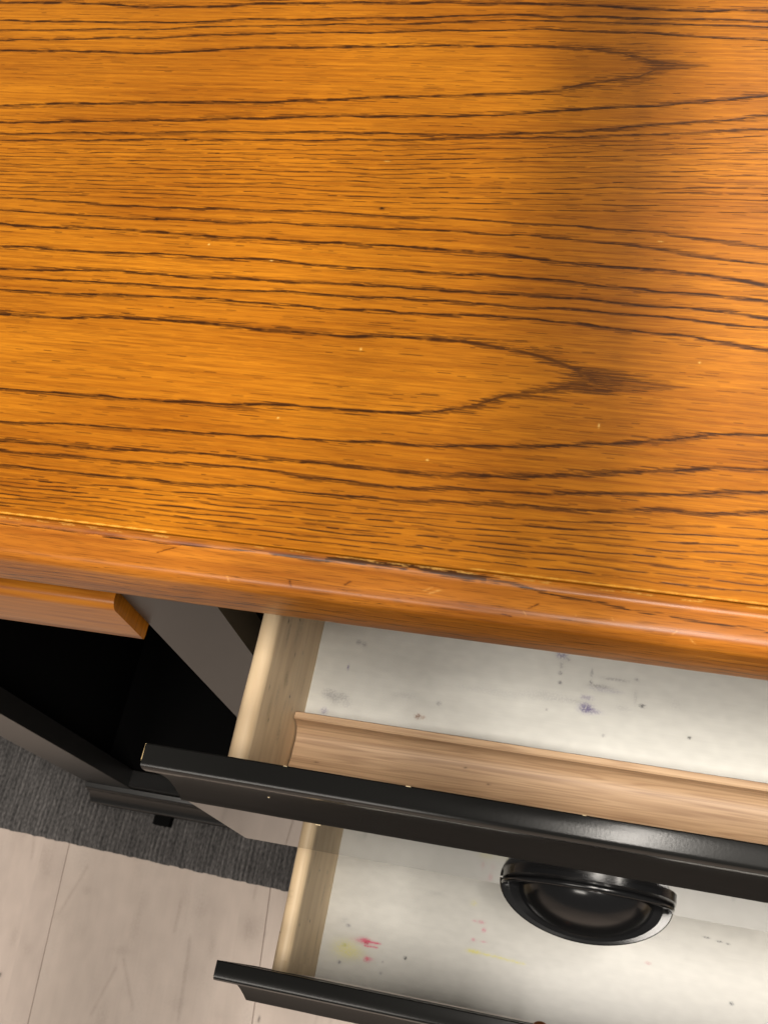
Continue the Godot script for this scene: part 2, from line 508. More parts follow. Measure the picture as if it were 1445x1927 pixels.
func make_liners() -> void:
	# upper drawer: x -0.14..0.24, z -0.43..-0.07
	var w := 1216
	var h := 1152
	var ink := Color(0.22, 0.18, 0.42)
	var grey := Color(0.36, 0.35, 0.38)
	var im := liner_image(w, h, Color(0.84, 0.84, 0.815), 71)
	var per := w / 0.38
	var spots := [
		[0.0238, -0.1558, 11, 7, ink, 0.75], [0.0268, -0.1548, 16, 4, ink, 0.4], [0.0225, -0.1575, 8, 5, ink, 0.4], [0.0245, -0.1621, 7, 4, ink, 0.35], [0.0215, -0.1621, 5, 4, ink, 0.3],
		[0.0073, -0.1853, 9, 6, ink, 0.6], [0.0072, -0.1744, 3, 3, grey, 0.9], [0.0077, -0.1687, 3, 3, grey, 0.9], [0.0075, -0.1790, 3, 6, grey, 0.35], [0.0110, -0.1830, 4, 3, grey, 0.4],
		[0.0249, -0.1770, 2, 7, grey, 0.5], [0.0249, -0.1715, 2.5, 3, grey, 0.9], [0.0499, -0.1768, 3, 3, grey, 0.5], [0.0499, -0.1660, 3, 12, grey, 0.2], [0.0537, -0.1619, 5, 3, Color(0.15, 0.15, 0.17), 0.85],
		[0.0799, -0.1478, 3, 2, Color(0.1, 0.1, 0.1), 0.9], [0.0376, -0.1750, 22, 2.5, grey, 0.4], [0.0300, -0.1698, 17, 3, grey, 0.5], [0.0330, -0.1680, 24, 4, ink, 0.2],
		[-0.1230, -0.1426, 12, 8, grey, 0.45], [-0.1190, -0.1400, 8, 8, grey, 0.35], [-0.1148, -0.1422, 9, 6, grey, 0.35], [-0.1120, -0.1385, 10, 8, grey, 0.22], [-0.1153, -0.1601, 1.6, 5, ink, 0.8], [-0.1241, -0.1320, 6, 6, ink, 0.4],
		[-0.1120, -0.1763, 5, 4, grey, 0.55], [-0.1085, -0.1755, 4, 4, grey, 0.5], [-0.0695, -0.1371, 5, 4, Color(0.35, 0.18, 0.10), 0.9], [-0.0665, -0.1371, 4, 3, Color(0.5, 0.3, 0.2), 0.5], [-0.0589, -0.1465, 4, 4, grey, 0.45], [-0.0800, -0.1480, 20, 5, grey, 0.15],
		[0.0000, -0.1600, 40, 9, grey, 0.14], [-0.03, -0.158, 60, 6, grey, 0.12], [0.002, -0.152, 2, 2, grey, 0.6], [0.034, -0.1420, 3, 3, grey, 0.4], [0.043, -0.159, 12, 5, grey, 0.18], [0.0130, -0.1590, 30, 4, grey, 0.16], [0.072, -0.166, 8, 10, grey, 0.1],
	]
	for s in spots:
		blot(im, (s[0] + 0.14) * per, (s[1] + 0.43) * per, s[2], s[3], s[4], s[5] * 0.6, 5, 1.0)
	m_liner = tex_mat(im, 0.34, Vector2(0.38, 0.36), Vector2(-0.14, -0.43))
	# lower drawer: x -0.14..0.24, z -0.36..0.01
	im = liner_image(w, h, Color(0.735, 0.727, 0.70), 81)
	var pink := Color(0.78, 0.16, 0.30)
	var yellow := Color(0.82, 0.78, 0.30)
	spots = [
		[-0.1050, -0.0228, 10, 5, pink, 0.65], [-0.1062, -0.0222, 18, 5, pink, 0.35], [-0.1035, -0.0215, 4, 4, Color(0.6, 0.05, 0.15), 0.8], [-0.1013, -0.0112, 6, 5, pink, 0.7], [-0.0990, -0.0118, 7, 3, pink, 0.3],
		[-0.1171, -0.0150, 26, 17, yellow, 0.42], [-0.1110, -0.0135, 26, 12, yellow, 0.22], [-0.1185, -0.0175, 5, 4, Color(0.6, 0.6, 0.2), 0.4],
		[-0.0749, -0.0168, 3, 3, Color(0.08, 0.08, 0.08), 0.95], [-0.1200, -0.0060, 3.5, 3, grey, 0.9], [-0.1185, -0.0303, 5, 3, grey, 0.6], [-0.1215, -0.0335, 8, 6, grey, 0.15], [-0.090, -0.0115, 2, 2, grey, 0.5],
		[-0.0291, -0.0292, 14, 4, yellow, 0.55], [-0.0262, -0.0487, 7, 3, pink, 0.35], [-0.0237, -0.0439, 4, 4, pink, 0.45], [-0.0300, -0.0365, 4, 3, pink, 0.4], [-0.0310, -0.0487, 4, 2, pink, 0.3], [-0.0230, -0.0365, 6, 2, pink, 0.25],
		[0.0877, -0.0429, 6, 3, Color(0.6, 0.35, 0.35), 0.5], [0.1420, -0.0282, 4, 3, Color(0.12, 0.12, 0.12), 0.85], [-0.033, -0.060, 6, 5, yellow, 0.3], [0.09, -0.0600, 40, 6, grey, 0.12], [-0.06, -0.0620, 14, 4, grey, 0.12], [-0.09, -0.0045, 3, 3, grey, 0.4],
		[0.125, -0.0655, 6, 1.6, Color(0.15, 0.15, 0.16), 0.7], [0.1335, -0.0645, 5, 1.6, Color(0.15, 0.15, 0.16), 0.7], [0.139, -0.0640, 4, 1.6, Color(0.15, 0.15, 0.16), 0.6],
	]
	for s in spots:
		blot(im, (s[0] + 0.14) * per, (s[1] + 0.36) * per, s[2], s[3], s[4], s[5] * 0.85, 6, 0.8)
	stroke(im, Vector2(-0.1050 + 0.14, -0.0225 + 0.36) * per, Vector2(-0.0940 + 0.14, -0.0225 + 0.36) * per, 2.4, pink, 0.7, 3)
	stroke(im, Vector2(-0.1045 + 0.14, -0.0195 + 0.36) * per, Vector2(-0.0955 + 0.14, -0.0198 + 0.36) * per, 2.2, pink, 0.5, 4)
	stroke(im, Vector2(-0.0320 + 0.14, -0.0295 + 0.36) * per, Vector2(0.0060 + 0.14, -0.0275 + 0.36) * per, 3.0, yellow, 0.38, 6)
	m_liner_low = tex_mat(im, 0.34, Vector2(0.38, 0.36), Vector2(-0.14, -0.36))


func make_floor_finish() -> void:
	for v in 3:
		var w := 1024
		var h := 384
		var im := liner_image(w, h, [Color(0.705, 0.648, 0.605), Color(0.698, 0.641, 0.598), Color(0.712, 0.653, 0.612)][v], 90 + v * 5)
		var rng := RandomNumberGenerator.new()
		rng.seed = 60 + v
		for i in 150:
			blot(im, rng.randf() * w, rng.randf() * h, rng.randf_range(4, 26), rng.randf_range(4, 16), Color(0.46, 0.41, 0.37), rng.randf_range(0.04, 0.16), i)
		for i in 80:
			blot(im, rng.randf() * w, rng.randf() * h, rng.randf_range(10, 60), rng.randf_range(6, 22), Color(0.78, 0.73, 0.69), rng.randf_range(0.08, 0.22), i + 300)
		for i in 9:
			var a := Vector2(rng.randf() * w, rng.randf() * h)
			stroke(im, a, a + Vector2(rng.randf_range(10, 110), rng.randf_range(-50, 50)), 1.5, Color(0.45, 0.40, 0.37), 0.12, i)
		for i in 9:
			blot(im, rng.randf() * w, rng.randf() * h, rng.randf_range(1.5, 3.5), rng.randf_range(1.5, 3.5), Color(0.27, 0.24, 0.22), rng.randf_range(0.3, 0.7), i + 700)
		m_plank.append(tex_mat(im, 0.42, Vector2(0.9, 0.30), Vector2(-0.45, 0)))
	# rug yarn, shade in the grooves between the ribs painted in
	var rw := 1024
	var rh := 1024
	var a := noise(rw, rh, 6, 14, 101, 2)
	var b := noise(rw, rh, 9, 150, 102, 2)
	var c := noise(rw, rh, 160, 200, 103, 2)
	var out := PackedByteArray()
	out.resize(rw * rh * 3)
	for at in rw * rh:
		var f := fposmod((at % rw) * 0.4340 / rw / 0.0062, 1.0)
		var v := 0.265 + (sin(f * PI) - 0.6) * 0.08 + (a[at] - 128.0) / 128.0 * 0.10 + (b[at] - 128.0) / 128.0 * 0.07 + (c[at] - 128.0) / 128.0 * 0.02
		out[at * 3] = int(255.0 * clampf(v * 1.02, 0.0, 1.0))
		out[at * 3 + 1] = int(255.0 * clampf(v * 0.985, 0.0, 1.0))
		out[at * 3 + 2] = int(255.0 * clampf(v * 0.97, 0.0, 1.0))
	m_rug = tex_mat(Image.create_from_data(rw, rh, false, Image.FORMAT_RGB8, out), 0.95, Vector2(0.434, 0.434), Vector2(-0.98, 0))


# ------------------------------------------------------------------ mesh helpers
func begin() -> SurfaceTool:
	var st := SurfaceTool.new()
	st.begin(Mesh.PRIMITIVE_TRIANGLES)
	return st


func numbered(called: String) -> String:
	used[called] = used.get(called, -1) + 1
	return called if used[called] == 0 else "%s_%03d" % [called, used[called]]


func put(called: String, st: SurfaceTool, m: Material, parent: Node3D) -> MeshInstance3D:
	var o := MeshInstance3D.new()
	o.mesh = st.commit()
	o.material_override = m
	var n := called
	var k := 0
	while parent.has_node(NodePath(n)):
		k += 1
		n = "%s_%03d" % [called, k]
	o.name = n
	o.cast_shadow = GeometryInstance3D.SHADOW_CASTING_SETTING_DOUBLE_SIDED
	parent.add_child(o, true)
	return o


func thing(called: String, label: String, category: String, at: Vector3, group := "") -> Node3D:
	var o := Node3D.new()
	o.name = numbered(called)
	o.position = at
	o.set_meta("label", label)
	o.set_meta("category", category)
	if group:
		o.set_meta("group", group)
	add_child(o, true)
	return o


# one triangle facing its normals (front faces run clockwise)
func tri(st: SurfaceTool, p: Array, n: Array, uv: Array) -> void:
	var g: Vector3 = (p[1] - p[0]).cross(p[2] - p[0])
	var order := [0, 1, 2] if g.dot(n[0] + n[1] + n[2]) < 0.0 else [0, 2, 1]
	for k in order:
		st.set_normal(n[k])
		st.set_uv(uv[k])
		st.add_vertex(p[k])


func quad(st: SurfaceTool, p: Array, n: Array, uv: Array) -> void:
	tri(st, [p[0], p[1], p[2]], [n[0], n[1], n[2]], [uv[0], uv[1], uv[2]])
	tri(st, [p[0], p[2], p[3]], [n[0], n[2], n[3]], [uv[0], uv[2], uv[3]])


# a closed outline (a, b) swept from l0 to l1; point = au * a + av * b + al * l. uv = (length, distance round the outline)
func sweep(st: SurfaceTool, outline: PackedVector2Array, au: Vector3, av: Vector3, al: Vector3, l0: float, l1: float, cuts := 1, wobble := 0.0) -> void:
	var n := outline.size()
	var area := 0.0
	for i in n:
		area += outline[i].cross(outline[(i + 1) % n])
	var sgn := 1.0 if area > 0.0 else -1.0
	var en := []
	for i in n:
		var e := (outline[(i + 1) % n] - outline[i]).normalized()
		en.append(Vector2(e.y, -e.x) * sgn)
	var rng := FastNoiseLite.new()
	rng.seed = n
	rng.frequency = 20.0
	var dist := 0.0
	for i in n:
		var j := (i + 1) % n
		var prev: Vector2 = en[(i + n - 1) % n]
		var here: Vector2 = en[i]
		var next: Vector2 = en[j]
		var na: Vector2 = (prev + here).normalized() if prev.dot(here) > 0.75 else here
		var nb: Vector2 = (next + here).normalized() if next.dot(here) > 0.75 else here
		var len := outline[i].distance_to(outline[j])
		for c in cuts:
			var la := lerpf(l0, l1, float(c) / cuts)
			var lb := lerpf(l0, l1, float(c + 1) / cuts)
			var pa := [outline[i], outline[j]]
			var pb := [outline[i], outline[j]]
			if wobble > 0.0:
				pa = [outline[i] + na * rng.get_noise_2d(la, i * 3.1) * wobble, outline[j] + nb * rng.get_noise_2d(la, j * 3.1) * wobble]
				pb = [outline[i] + na * rng.get_noise_2d(lb, i * 3.1) * wobble, outline[j] + nb * rng.get_noise_2d(lb, j * 3.1) * wobble]
			var wa := au * na.x + av * na.y
			var wb := au * nb.x + av * nb.y
			quad(st, [au * pa[0].x + av * pa[0].y + al * la, au * pa[1].x + av * pa[1].y + al * la, au * pb[1].x + av * pb[1].y + al * lb, au * pb[0].x + av * pb[0].y + al * lb], [wa, wb, wb, wa], [Vector2(la, dist), Vector2(la, dist + len), Vector2(lb, dist + len), Vector2(lb, dist)])
		dist += len
	var idx := Geometry2D.triangulate_polygon(outline)
	for end in 2:
		var l := l0 if end == 0 else l1
		var nn := al * (-1.0 if (l < maxf(l0, l1)) else 1.0)
		for t in range(0, idx.size(), 3):
			var ps := []
			var uvs := []
			for k in 3:
				var q: Vector2 = outline[idx[t + k]]
				ps.append(au * q.x + av * q.y + al * l)
				uvs.append(q)
			tri(st, ps, [nn, nn, nn], uvs)


func box(st: SurfaceTool, c: Vector3, s: Vector3, bevel := 0.0008) -> void:
	var b := minf(bevel, minf(s.y, s.z) * 0.3)
	var hz := s.z * 0.5
	var hy := s.y * 0.5
	var o := PackedVector2Array([Vector2(-hz + b, -hy), Vector2(hz - b, -hy), Vector2(hz, -hy + b), Vector2(hz, hy - b), Vector2(hz - b, hy), Vector2(-hz + b, hy), Vector2(-hz, hy - b), Vector2(-hz, -hy + b)])
	for i in o.size():
		o[i] += Vector2(c.z, c.y)
	sweep(st, o, Vector3(0, 0, 1), Vector3(0, 1, 0), Vector3(1, 0, 0), c.x - s.x * 0.5, c.x + s.x * 0.5)


# box by its two corners
func slab(called: String, a: Vector3, b: Vector3, m: Material, parent: Node3D, bevel := 0.0008) -> MeshInstance3D:
	var st := begin()
	box(st, (a + b) * 0.5, (b - a).abs(), bevel)
	return put(called, st, m, parent)


const ZZ := Vector3(0, 0, 1)
const YY := Vector3(0, 1, 0)
const XA := Vector3(1, 0, 0)


# ------------------------------------------------------------------ floor and rug
func make_floor() -> void:
	var f := Node3D.new()
	f.name = "floor"
	f.set_meta("kind", "structure")
	add_child(f, true)
	slab("subfloor", Vector3(-2.6, -0.05, -2.2), Vector3(2.6, -0.006, 2.2), mat(Color(0.42, 0.37, 0.34), 0.8), f)
	var turn := 0.09
	var wide := 0.262
	for i in range(-8, 9):
		var st := begin()
		var o := PackedVector2Array([Vector2(-wide * 0.5 + 0.0002, -0.005), Vector2(wide * 0.5 - 0.0002, -0.005), Vector2(wide * 0.5 - 0.0002, -0.0008), Vector2(wide * 0.5 - 0.0006, 0), Vector2(-wide * 0.5 + 0.0006, 0), Vector2(-wide * 0.5 + 0.0002, -0.0008)])
		for k in o.size():
			o[k].x += i * wide
		sweep(st, o, XA, YY, ZZ, -2.2, 2.2)
		var p := put("plank", st, m_plank[posmod(i * 7, 3)], f)
		p.rotation.y = turn
		p.position = Vector3(-0.418, 0, 0)


func make_rug() -> void:
	var x0 := -0.98
	var pitch := 0.0062
	var ribs := 190
	var per := 5
	var cols := ribs * per + 1
	var rowsn := 110
	var n := FastNoiseLite.new()
	n.seed = 3
	n.frequency = 60.0
	var rng := RandomNumberGenerator.new()
	rng.seed = 14
	var fray := []
	var lift := []
	for r in ribs + 1:
		fray.append(rng.randf_range(-0.0005, 0.0006))
		lift.append(rng.randf_range(0.7, 1.2))
	var st := begin()
	var back := -0.62
	for j in rowsn:
		for i in cols:
			var r := mini(i / per, ribs)
			var f := float(i % per) / per
			var x := x0 + i * pitch / per
			var edge: float = -0.0829 + (x + 0.6542) * 0.0275 + fray[r]
			var t := float(j) / (rowsn - 1)
			t = 1.0 - pow(1.0 - t, 1.0)
			var z := lerpf(back, edge, t)
			var y: float = 0.0012 + 0.0034 * sin(f * PI) * lift[r] + 0.0009 * n.get_noise_2d(x * 3.0, z)
			if j == rowsn - 1:
				y = 0.0004
			st.set_uv(Vector2(x, z))
			st.set_smooth_group(0)
			st.add_vertex(Vector3(x + 0.0007 * n.get_noise_2d(r * 7.0, z * 0.5), y, z))
	for j in rowsn - 1:
		for i in cols - 1:
			var a := j * cols + i
			st.add_index(a)
			st.add_index(a + 1)
			st.add_index(a + cols + 1)
			st.add_index(a)
			st.add_index(a + cols + 1)
			st.add_index(a + cols)
	st.generate_normals()
	var o := MeshInstance3D.new()
	o.mesh = st.commit()
	o.material_override = m_rug
	o.name = "rug"
	o.set_meta("label", "dark grey ribbed woven rug under the front of the desk")
	o.set_meta("category", "rug")
	add_child(o, true)


# ------------------------------------------------------------------ desk
func make_desk() -> void:
	var d := thing("desk", "black lacquered desk with amber varnished wooden top and rounded front rim", "desk", Vector3.ZERO)
	var xl := -0.60
	var xr := 0.36
	var zb := -0.66
	# top: the sheet is cut so that its grain mirrors past the measured field
	var st := begin()
	var xs := [xl, -0.40, 0.10, xr]
	var zs := [zb, -0.51, -0.1515]
	for a in 3:
		for b in 2:
			var ps := []
			var uvs := []
			for q in [[a, b], [a + 1, b], [a + 1, b + 1], [a, b + 1]]:
				var x: float = xs[q[0]]
				var z: float = zs[q[1]]
				ps.append(Vector3(x, D(0.350), z))
				uvs.append(Vector2(-0.80 - x if x < -0.40 else (0.20 - x if x > 0.10 else x), -1.02 - z if z < -0.51 else z))
			quad(st, ps, [YY, YY, YY, YY], uvs)
	# sides and underside of the panel
	var under := D(0.3835)
	for e in [[Vector3(xl, 0, zb), Vector3(xr, 0, zb), Vector3(0, 0, -1)], [Vector3(xl, 0, zb), Vector3(xl, 0, -0.1515), Vector3(-1, 0, 0)], [Vector3(xr, 0, zb), Vector3(xr, 0, -0.1515), XA], [Vector3(xl, 0, -0.1515), Vector3(xr, 0, -0.1515), ZZ]]:
		var a: Vector3 = e[0]
		var b: Vector3 = e[1]
		quad(st, [a + YY * D(0.350), b + YY * D(0.350), b + YY * under, a + YY * under], [e[2], e[2], e[2], e[2]], [Vector2(-0.2, -0.3), Vector2(-0.1, -0.3), Vector2(-0.1, -0.27), Vector2(-0.2, -0.27)])
	quad(st, [Vector3(xl, under, zb), Vector3(xr, under, zb), Vector3(xr, under, -0.1515), Vector3(xl, under, -0.1515)], [-YY, -YY, -YY, -YY], [Vector2(-0.3, -0.5), Vector2(0, -0.5), Vector2(0, -0.2), Vector2(-0.3, -0.2)])
	put("top_panel", st, m_top, d)
	# rim: outline (z, y), from the joint outwards
	var o := PackedVector2Array()
	o.append(Vector2(-0.1512, D(0.3508)))
	for k in 5:
		var t := k / 4.0
		o.append(Vector2(-0.1511 + 0.0037 * t, D(0.3512 + 0.0024 * sin(t * PI / 2))))
	o.append(Vector2(-0.1455, D(0.3536)))
	o.append(Vector2(-0.1415, D(0.3538)))
	for k in 9:
		var t := k / 8.0 * PI / 2
		o.append(Vector2(-0.1400 + 0.0064 * sin(t), D(0.3604 - 0.0064 * cos(t))))
	o.append(Vector2(-0.1336, D(0.372)))
	for k in 4:
		var t := k / 3.0 * PI / 2
		o.append(Vector2(-0.1351 + 0.0015 * cos(t), D(0.3835 + 0.0015 * sin(t))))
	o.append(Vector2(-0.1512, D(0.385)))
	st = begin()
	sweep(st, o, ZZ, YY, XA, xl, xr, 120, 0.00016)
	put("front_rim", st, m_edge, d)
	# carcass
	var zf := -0.145
	slab("face_stile", Vector3(-0.5203, D(1.128), zf - 0.02), Vector3(-0.461, D(0.386), zf), m_frame, d)
	slab("face_stile", Vector3(-0.2095, D(1.128), zf - 0.02), Vector3(-0.159, D(0.386), zf), m_frame, d)
	slab("face_stile", Vector3(0.224, D(1.128), zf - 0.02), Vector3(0.30, D(0.386), zf), m_frame, d)
	slab("top_rail", Vector3(-0.461, D(0.412), zf - 0.02), Vector3(-0.2095, D(0.386), zf - 0.001), m_frame, d)
	slab("top_rail", Vector3(-0.159, D(0.396), zf - 0.02), Vector3(0.224, D(0.386), zf - 0.001), m_frame, d)
	slab("bottom_rail", Vector3(-0.461, D(1.128), zf - 0.02), Vector3(-0.2095, D(1.085), zf - 0.001), m_frame, d)
	slab("bottom_rail", Vector3(-0.159, D(1.128), zf - 0.02), Vector3(0.224, D(0.80), zf - 0.001), m_frame, d)
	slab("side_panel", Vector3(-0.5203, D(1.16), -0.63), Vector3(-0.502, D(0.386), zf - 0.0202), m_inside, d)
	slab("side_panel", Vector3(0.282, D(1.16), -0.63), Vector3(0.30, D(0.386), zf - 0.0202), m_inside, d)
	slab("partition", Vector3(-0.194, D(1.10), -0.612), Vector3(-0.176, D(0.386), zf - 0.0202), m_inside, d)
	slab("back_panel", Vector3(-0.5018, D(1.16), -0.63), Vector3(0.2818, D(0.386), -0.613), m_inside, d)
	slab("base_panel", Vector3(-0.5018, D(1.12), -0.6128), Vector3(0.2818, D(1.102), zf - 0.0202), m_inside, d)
	# plinth moulding along the floor
	o = PackedVector2Array([Vector2(-0.1448, D(1.10))])
	for k in 5:
		var t := k / 4.0 * PI / 2
		o.append(Vector2(-0.1420 + 0.0035 * sin(t), D(1.1045 - 0.0035 * cos(t))))
	for k in 6:
		var t := k / 5.0
		o.append(Vector2(-0.1385 + 0.0095 * t * t, D(1.108 + 0.018 * t)))
	o.append(Vector2(-0.1270, D(1.127)))
	o.append(Vector2(-0.1262, D(1.1290)))
	o.append(Vector2(-0.1270, D(1.131)))
	o.append(Vector2(-0.1292, D(1.1320)))
	o.append(Vector2(-0.1292, D(1.168)))
	o.append(Vector2(-0.1448, D(1.168)))
	st = begin()
	sweep(st, o, ZZ, YY, XA, -0.5203, 0.30, 60, 0.0002)
	put("plinth_moulding", st, m_frame, d)
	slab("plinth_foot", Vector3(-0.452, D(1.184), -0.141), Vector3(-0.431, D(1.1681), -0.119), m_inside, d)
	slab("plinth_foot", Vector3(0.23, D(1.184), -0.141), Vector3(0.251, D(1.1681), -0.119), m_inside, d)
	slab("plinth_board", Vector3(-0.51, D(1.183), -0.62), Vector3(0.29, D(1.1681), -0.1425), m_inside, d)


func make_pull_out_board() -> void:
	var b := thing("pull_out_board", "slim amber wooden board with rounded front edge, under the desktop at the left", "board", Vector3.ZERO)
	var o := PackedVector2Array()
	o.append(Vector2(-0.40, D(0.4195)))
	for k in 7:
		var t := k / 6.0 * PI / 2
		o.append(Vector2(-0.1440 + 0.0055 * sin(t), D(0.4255 - 0.0060 * cos(t))))
	o.append(Vector2(-0.1385, D(0.455)))
	for k in 4:
		var t := k / 3.0 * PI / 2
		o.append(Vector2(-0.1405 + 0.0020 * cos(t), D(0.4655 + 0.0015 * sin(t))))
	o.append(Vector2(-0.40, D(0.467)))
	var st := begin()
	sweep(st, o, ZZ, YY, XA, -0.4590, -0.2135, 30, 0.0001)
	put("board_body", st, m_board, b)


# ------------------------------------------------------------------ drawers
const DXL := -0.1677
const DXR := 0.2331


func drawer_front(d: Node3D, zback: float, ztop: float, htop: float, zlip: float, hlip: float, zface: float, hbot: float) -> MeshInstance3D:
	var o := PackedVector2Array()
	o.append(Vector2(zback, D(hlip + 0.0026)))
	o.append(Vector2(zback, D(htop + 0.0006)))
	o.append(Vector2(zback + 0.0006, D(htop)))
	o.append(Vector2(ztop - 0.0024, D(htop + 0.0002)))
	o.append(Vector2(ztop - 0.0008, D(htop + 0.0010)))
	o.append(Vector2(ztop, D(htop + 0.0032)))
	o.append(Vector2(ztop, D(htop + 0.0085)))
	o.append(Vector2(ztop - 0.0008, D(htop + 0.0105)))
	o.append(Vector2(zback, D(htop + 0.0105)))
	o.remove_at(0)
	var c := begin()
	sweep(c, o, ZZ, YY, XA, DXL, DXR, 40, 0.00012)
	put("front_cap", c, m_black, d)
	o = PackedVector2Array([Vector2(zback, D(hlip + 0.0026)), Vector2(zback, D(htop + 0.0106)), Vector2(ztop - 0.0004, D(htop + 0.0106))])
	for k in 14:
		var t := k / 13.0
		o.append(Vector2(lerpf(ztop - 0.0006, zlip, pow(t, 1.5)) - 0.0026 * sin(t * PI), D(lerpf(htop + 0.0125, hlip - 0.004, t))))
	o.append(Vector2(zlip + 0.0008, D(hlip - 0.0018)))
	o.append(Vector2(zlip + 0.0011, D(hlip)))
	o.append(Vector2(zlip + 0.0006, D(hlip + 0.0016)))
	o.append(Vector2(zface, D(hlip + 0.0026)))
	var f := begin()
	sweep(f, o, ZZ, YY, XA, DXL, DXR, 40, 0.00012)
	put("front_moulding", f, m_dull, d)
	return slab("front_panel", Vector3(DXL, D(hbot), zback), Vector3(DXR, D(hlip + 0.0027), zface), m_face, d)


func make_drawer_box(d: Node3D, zfront: float, zend: float, hside: float, hfloor: float, liner: Material) -> void:
	for s in 2:
		var xa := -0.1453 if s == 0 else 0.2107 - 0.0103 + 0.0003
		var xb := xa + 0.0103
		var o := PackedVector2Array([Vector2(xb, D(hfloor + 0.012)), Vector2(xa, D(hfloor + 0.012))])
		for k in 9:
			var t := k / 8.0 * PI
			o.append(Vector2((xa + xb) * 0.5 - 0.00515 * cos(t), D(hside + 0.0046 - 0.0046 * sin(t))))
		var st := begin()
		sweep(st, o, XA, YY, ZZ, zend, zfront - 0.0003, 40, 0.0003)
		put("side_panel", st, m_pine, d)
	slab("back_panel", Vector3(-0.1349, D(hfloor + 0.01), zend), Vector3(0.2005, D(hside + 0.004), zend + 0.010), m_pine, d)
	var st := begin()
	var y := D(hfloor)
	var q := [Vector3(-0.1351, y, zend + 0.01), Vector3(0.2007, y, zend + 0.01), Vector3(0.2007, y, zfront - 0.0002), Vector3(-0.1351, y, zfront - 0.0002)]
	var uv := []
	for p in q:
		uv.append(Vector2(p.x, p.z))
	quad(st, q, [YY, YY, YY, YY], uv)
	var q2 := []
	for p in q:
		q2.append(p - YY * 0.004)
	quad(st, q2, [-YY, -YY, -YY, -YY], uv)
	put("bottom_panel", st, liner, d)


func cup_pull(front: MeshInstance3D, zface: float, xc: float, hrim: float) -> void:
	var st := begin()
	var a := 0.0352
	var a_out := 0.0450
	var dep := 0.0206
	var dep_out := 0.0246
	var arch := 0.046
	# back plate with rounded shoulders
	var o := PackedVector2Array()
	for k in 29:
		var t := k / 28.0 * PI
		o.append(Vector2(-(a_out - 0.001) * signf(cos(t)) * pow(absf(cos(t)), 0.75), 0.002 + 0.066 * pow(sin(t), 0.7)))
	sweep(st, o, XA, YY, ZZ, 0.0, 0.0022)
	# shell: a quarter of an ellipsoid, thickened by a second skin
	for skin in 2:
		var k0 := 1.0 if skin == 0 else 0.94
		for i in 40:
			for j in 16:
				var ps := []
				var ns := []
				for c in [[i, j], [i + 1, j], [i + 1, j + 1], [i, j + 1]]:
					var phi: float = c[0] / 40.0 * PI
					var th: float = c[1] / 16.0 * PI / 2
					var e := Vector3(a * cos(phi), arch * sin(phi) * sin(th), dep * sin(phi) * cos(th))
					var nn := Vector3(e.x / (a * a), e.y / (arch * arch), e.z / (dep * dep)).normalized()
					ps.append(e * k0 + Vector3(0, 0, 0.002))
					ns.append(nn * (1.0 if skin == 0 else -1.0))
				if ps[0].distance_to(ps[1]) > 1e-7 or ps[2].distance_to(ps[3]) > 1e-7:
					quad(st, ps, ns, [Vector2.ZERO, Vector2.ZERO, Vector2.ZERO, Vector2.ZERO])
	# flared rim: crescent, wide at the ends
	var ring := 48
	for i in ring:
		for seg in 5:
			var ps := []
			for c in [[i, seg], [i + 1, seg], [i + 1, seg + 1], [i, seg + 1]]:
				var phi: float = c[0] / float(ring) * PI
				var inner := Vector3(a * cos(phi) * 0.985, 0.0035, dep * sin(phi) * 0.985 + 0.002)
				var outer := Vector3(a_out * cos(phi), 0.0012, dep_out * sin(phi) + 0.0005)
				var low := outer + Vector3(0, -0.0022, 0)
				var path := [inner, inner.lerp(outer, 0.55) + Vector3(0, -0.0006, 0), outer, outer.lerp(low, 0.5) + (outer - inner).normalized() * 0.0006, low, inner + Vector3(0, -0.0045, 0)]
				ps.append(path[c[1]])
			var g: Vector3 = (ps[1] - ps[0]).cross(ps[3] - ps[0]).normalized()
			if g.y < 0.0 and seg < 2 or g.dot((ps[0] + ps[1]) * Vector3(1, 0, 1)) < 0.0 and seg >= 2 and seg < 4 or seg == 4 and g.y > 0.0:
				g = -g
			quad(st, ps, [g, g, g, g], [Vector2.ZERO, Vector2.ZERO, Vector2.ZERO, Vector2.ZERO])
	# bead where shell meets plate
	var steps := 44
	var rad := 0.0018
	for i in steps:
		for s in 8:
			var ps := []
			var ns := []
			for c in [[i, s], [i + 1, s], [i + 1, s + 1], [i, s + 1]]:
				var phi: float = c[0] / float(steps) * PI
				var t: float = c[1] / 8.0 * TAU
				var mid := Vector3((a_out - 0.0015) * cos(phi), 0.004 + arch * 1.02 * pow(maxf(sin(phi), 0.0), 0.8), 0.0032)
				var outd := Vector3(cos(phi), sin(phi), 0)
				var nn := outd * cos(t) + ZZ * sin(t)
				ps.append(mid + nn * rad * (0.55 + 0.45 * sin(phi)))
				ns.append(nn)
			quad(st, ps, ns, [Vector2.ZERO, Vector2.ZERO, Vector2.ZERO, Vector2.ZERO])
	var pull := put("cup_pull", st, m_pull(), front)
	pull.position = Vector3(xc, D(hrim), zface)


func m_pull() -> StandardMaterial3D:
	var m := mat(Color(0.065, 0.066, 0.07), 0.2)
	m.metallic_specular = 0.42
	return m


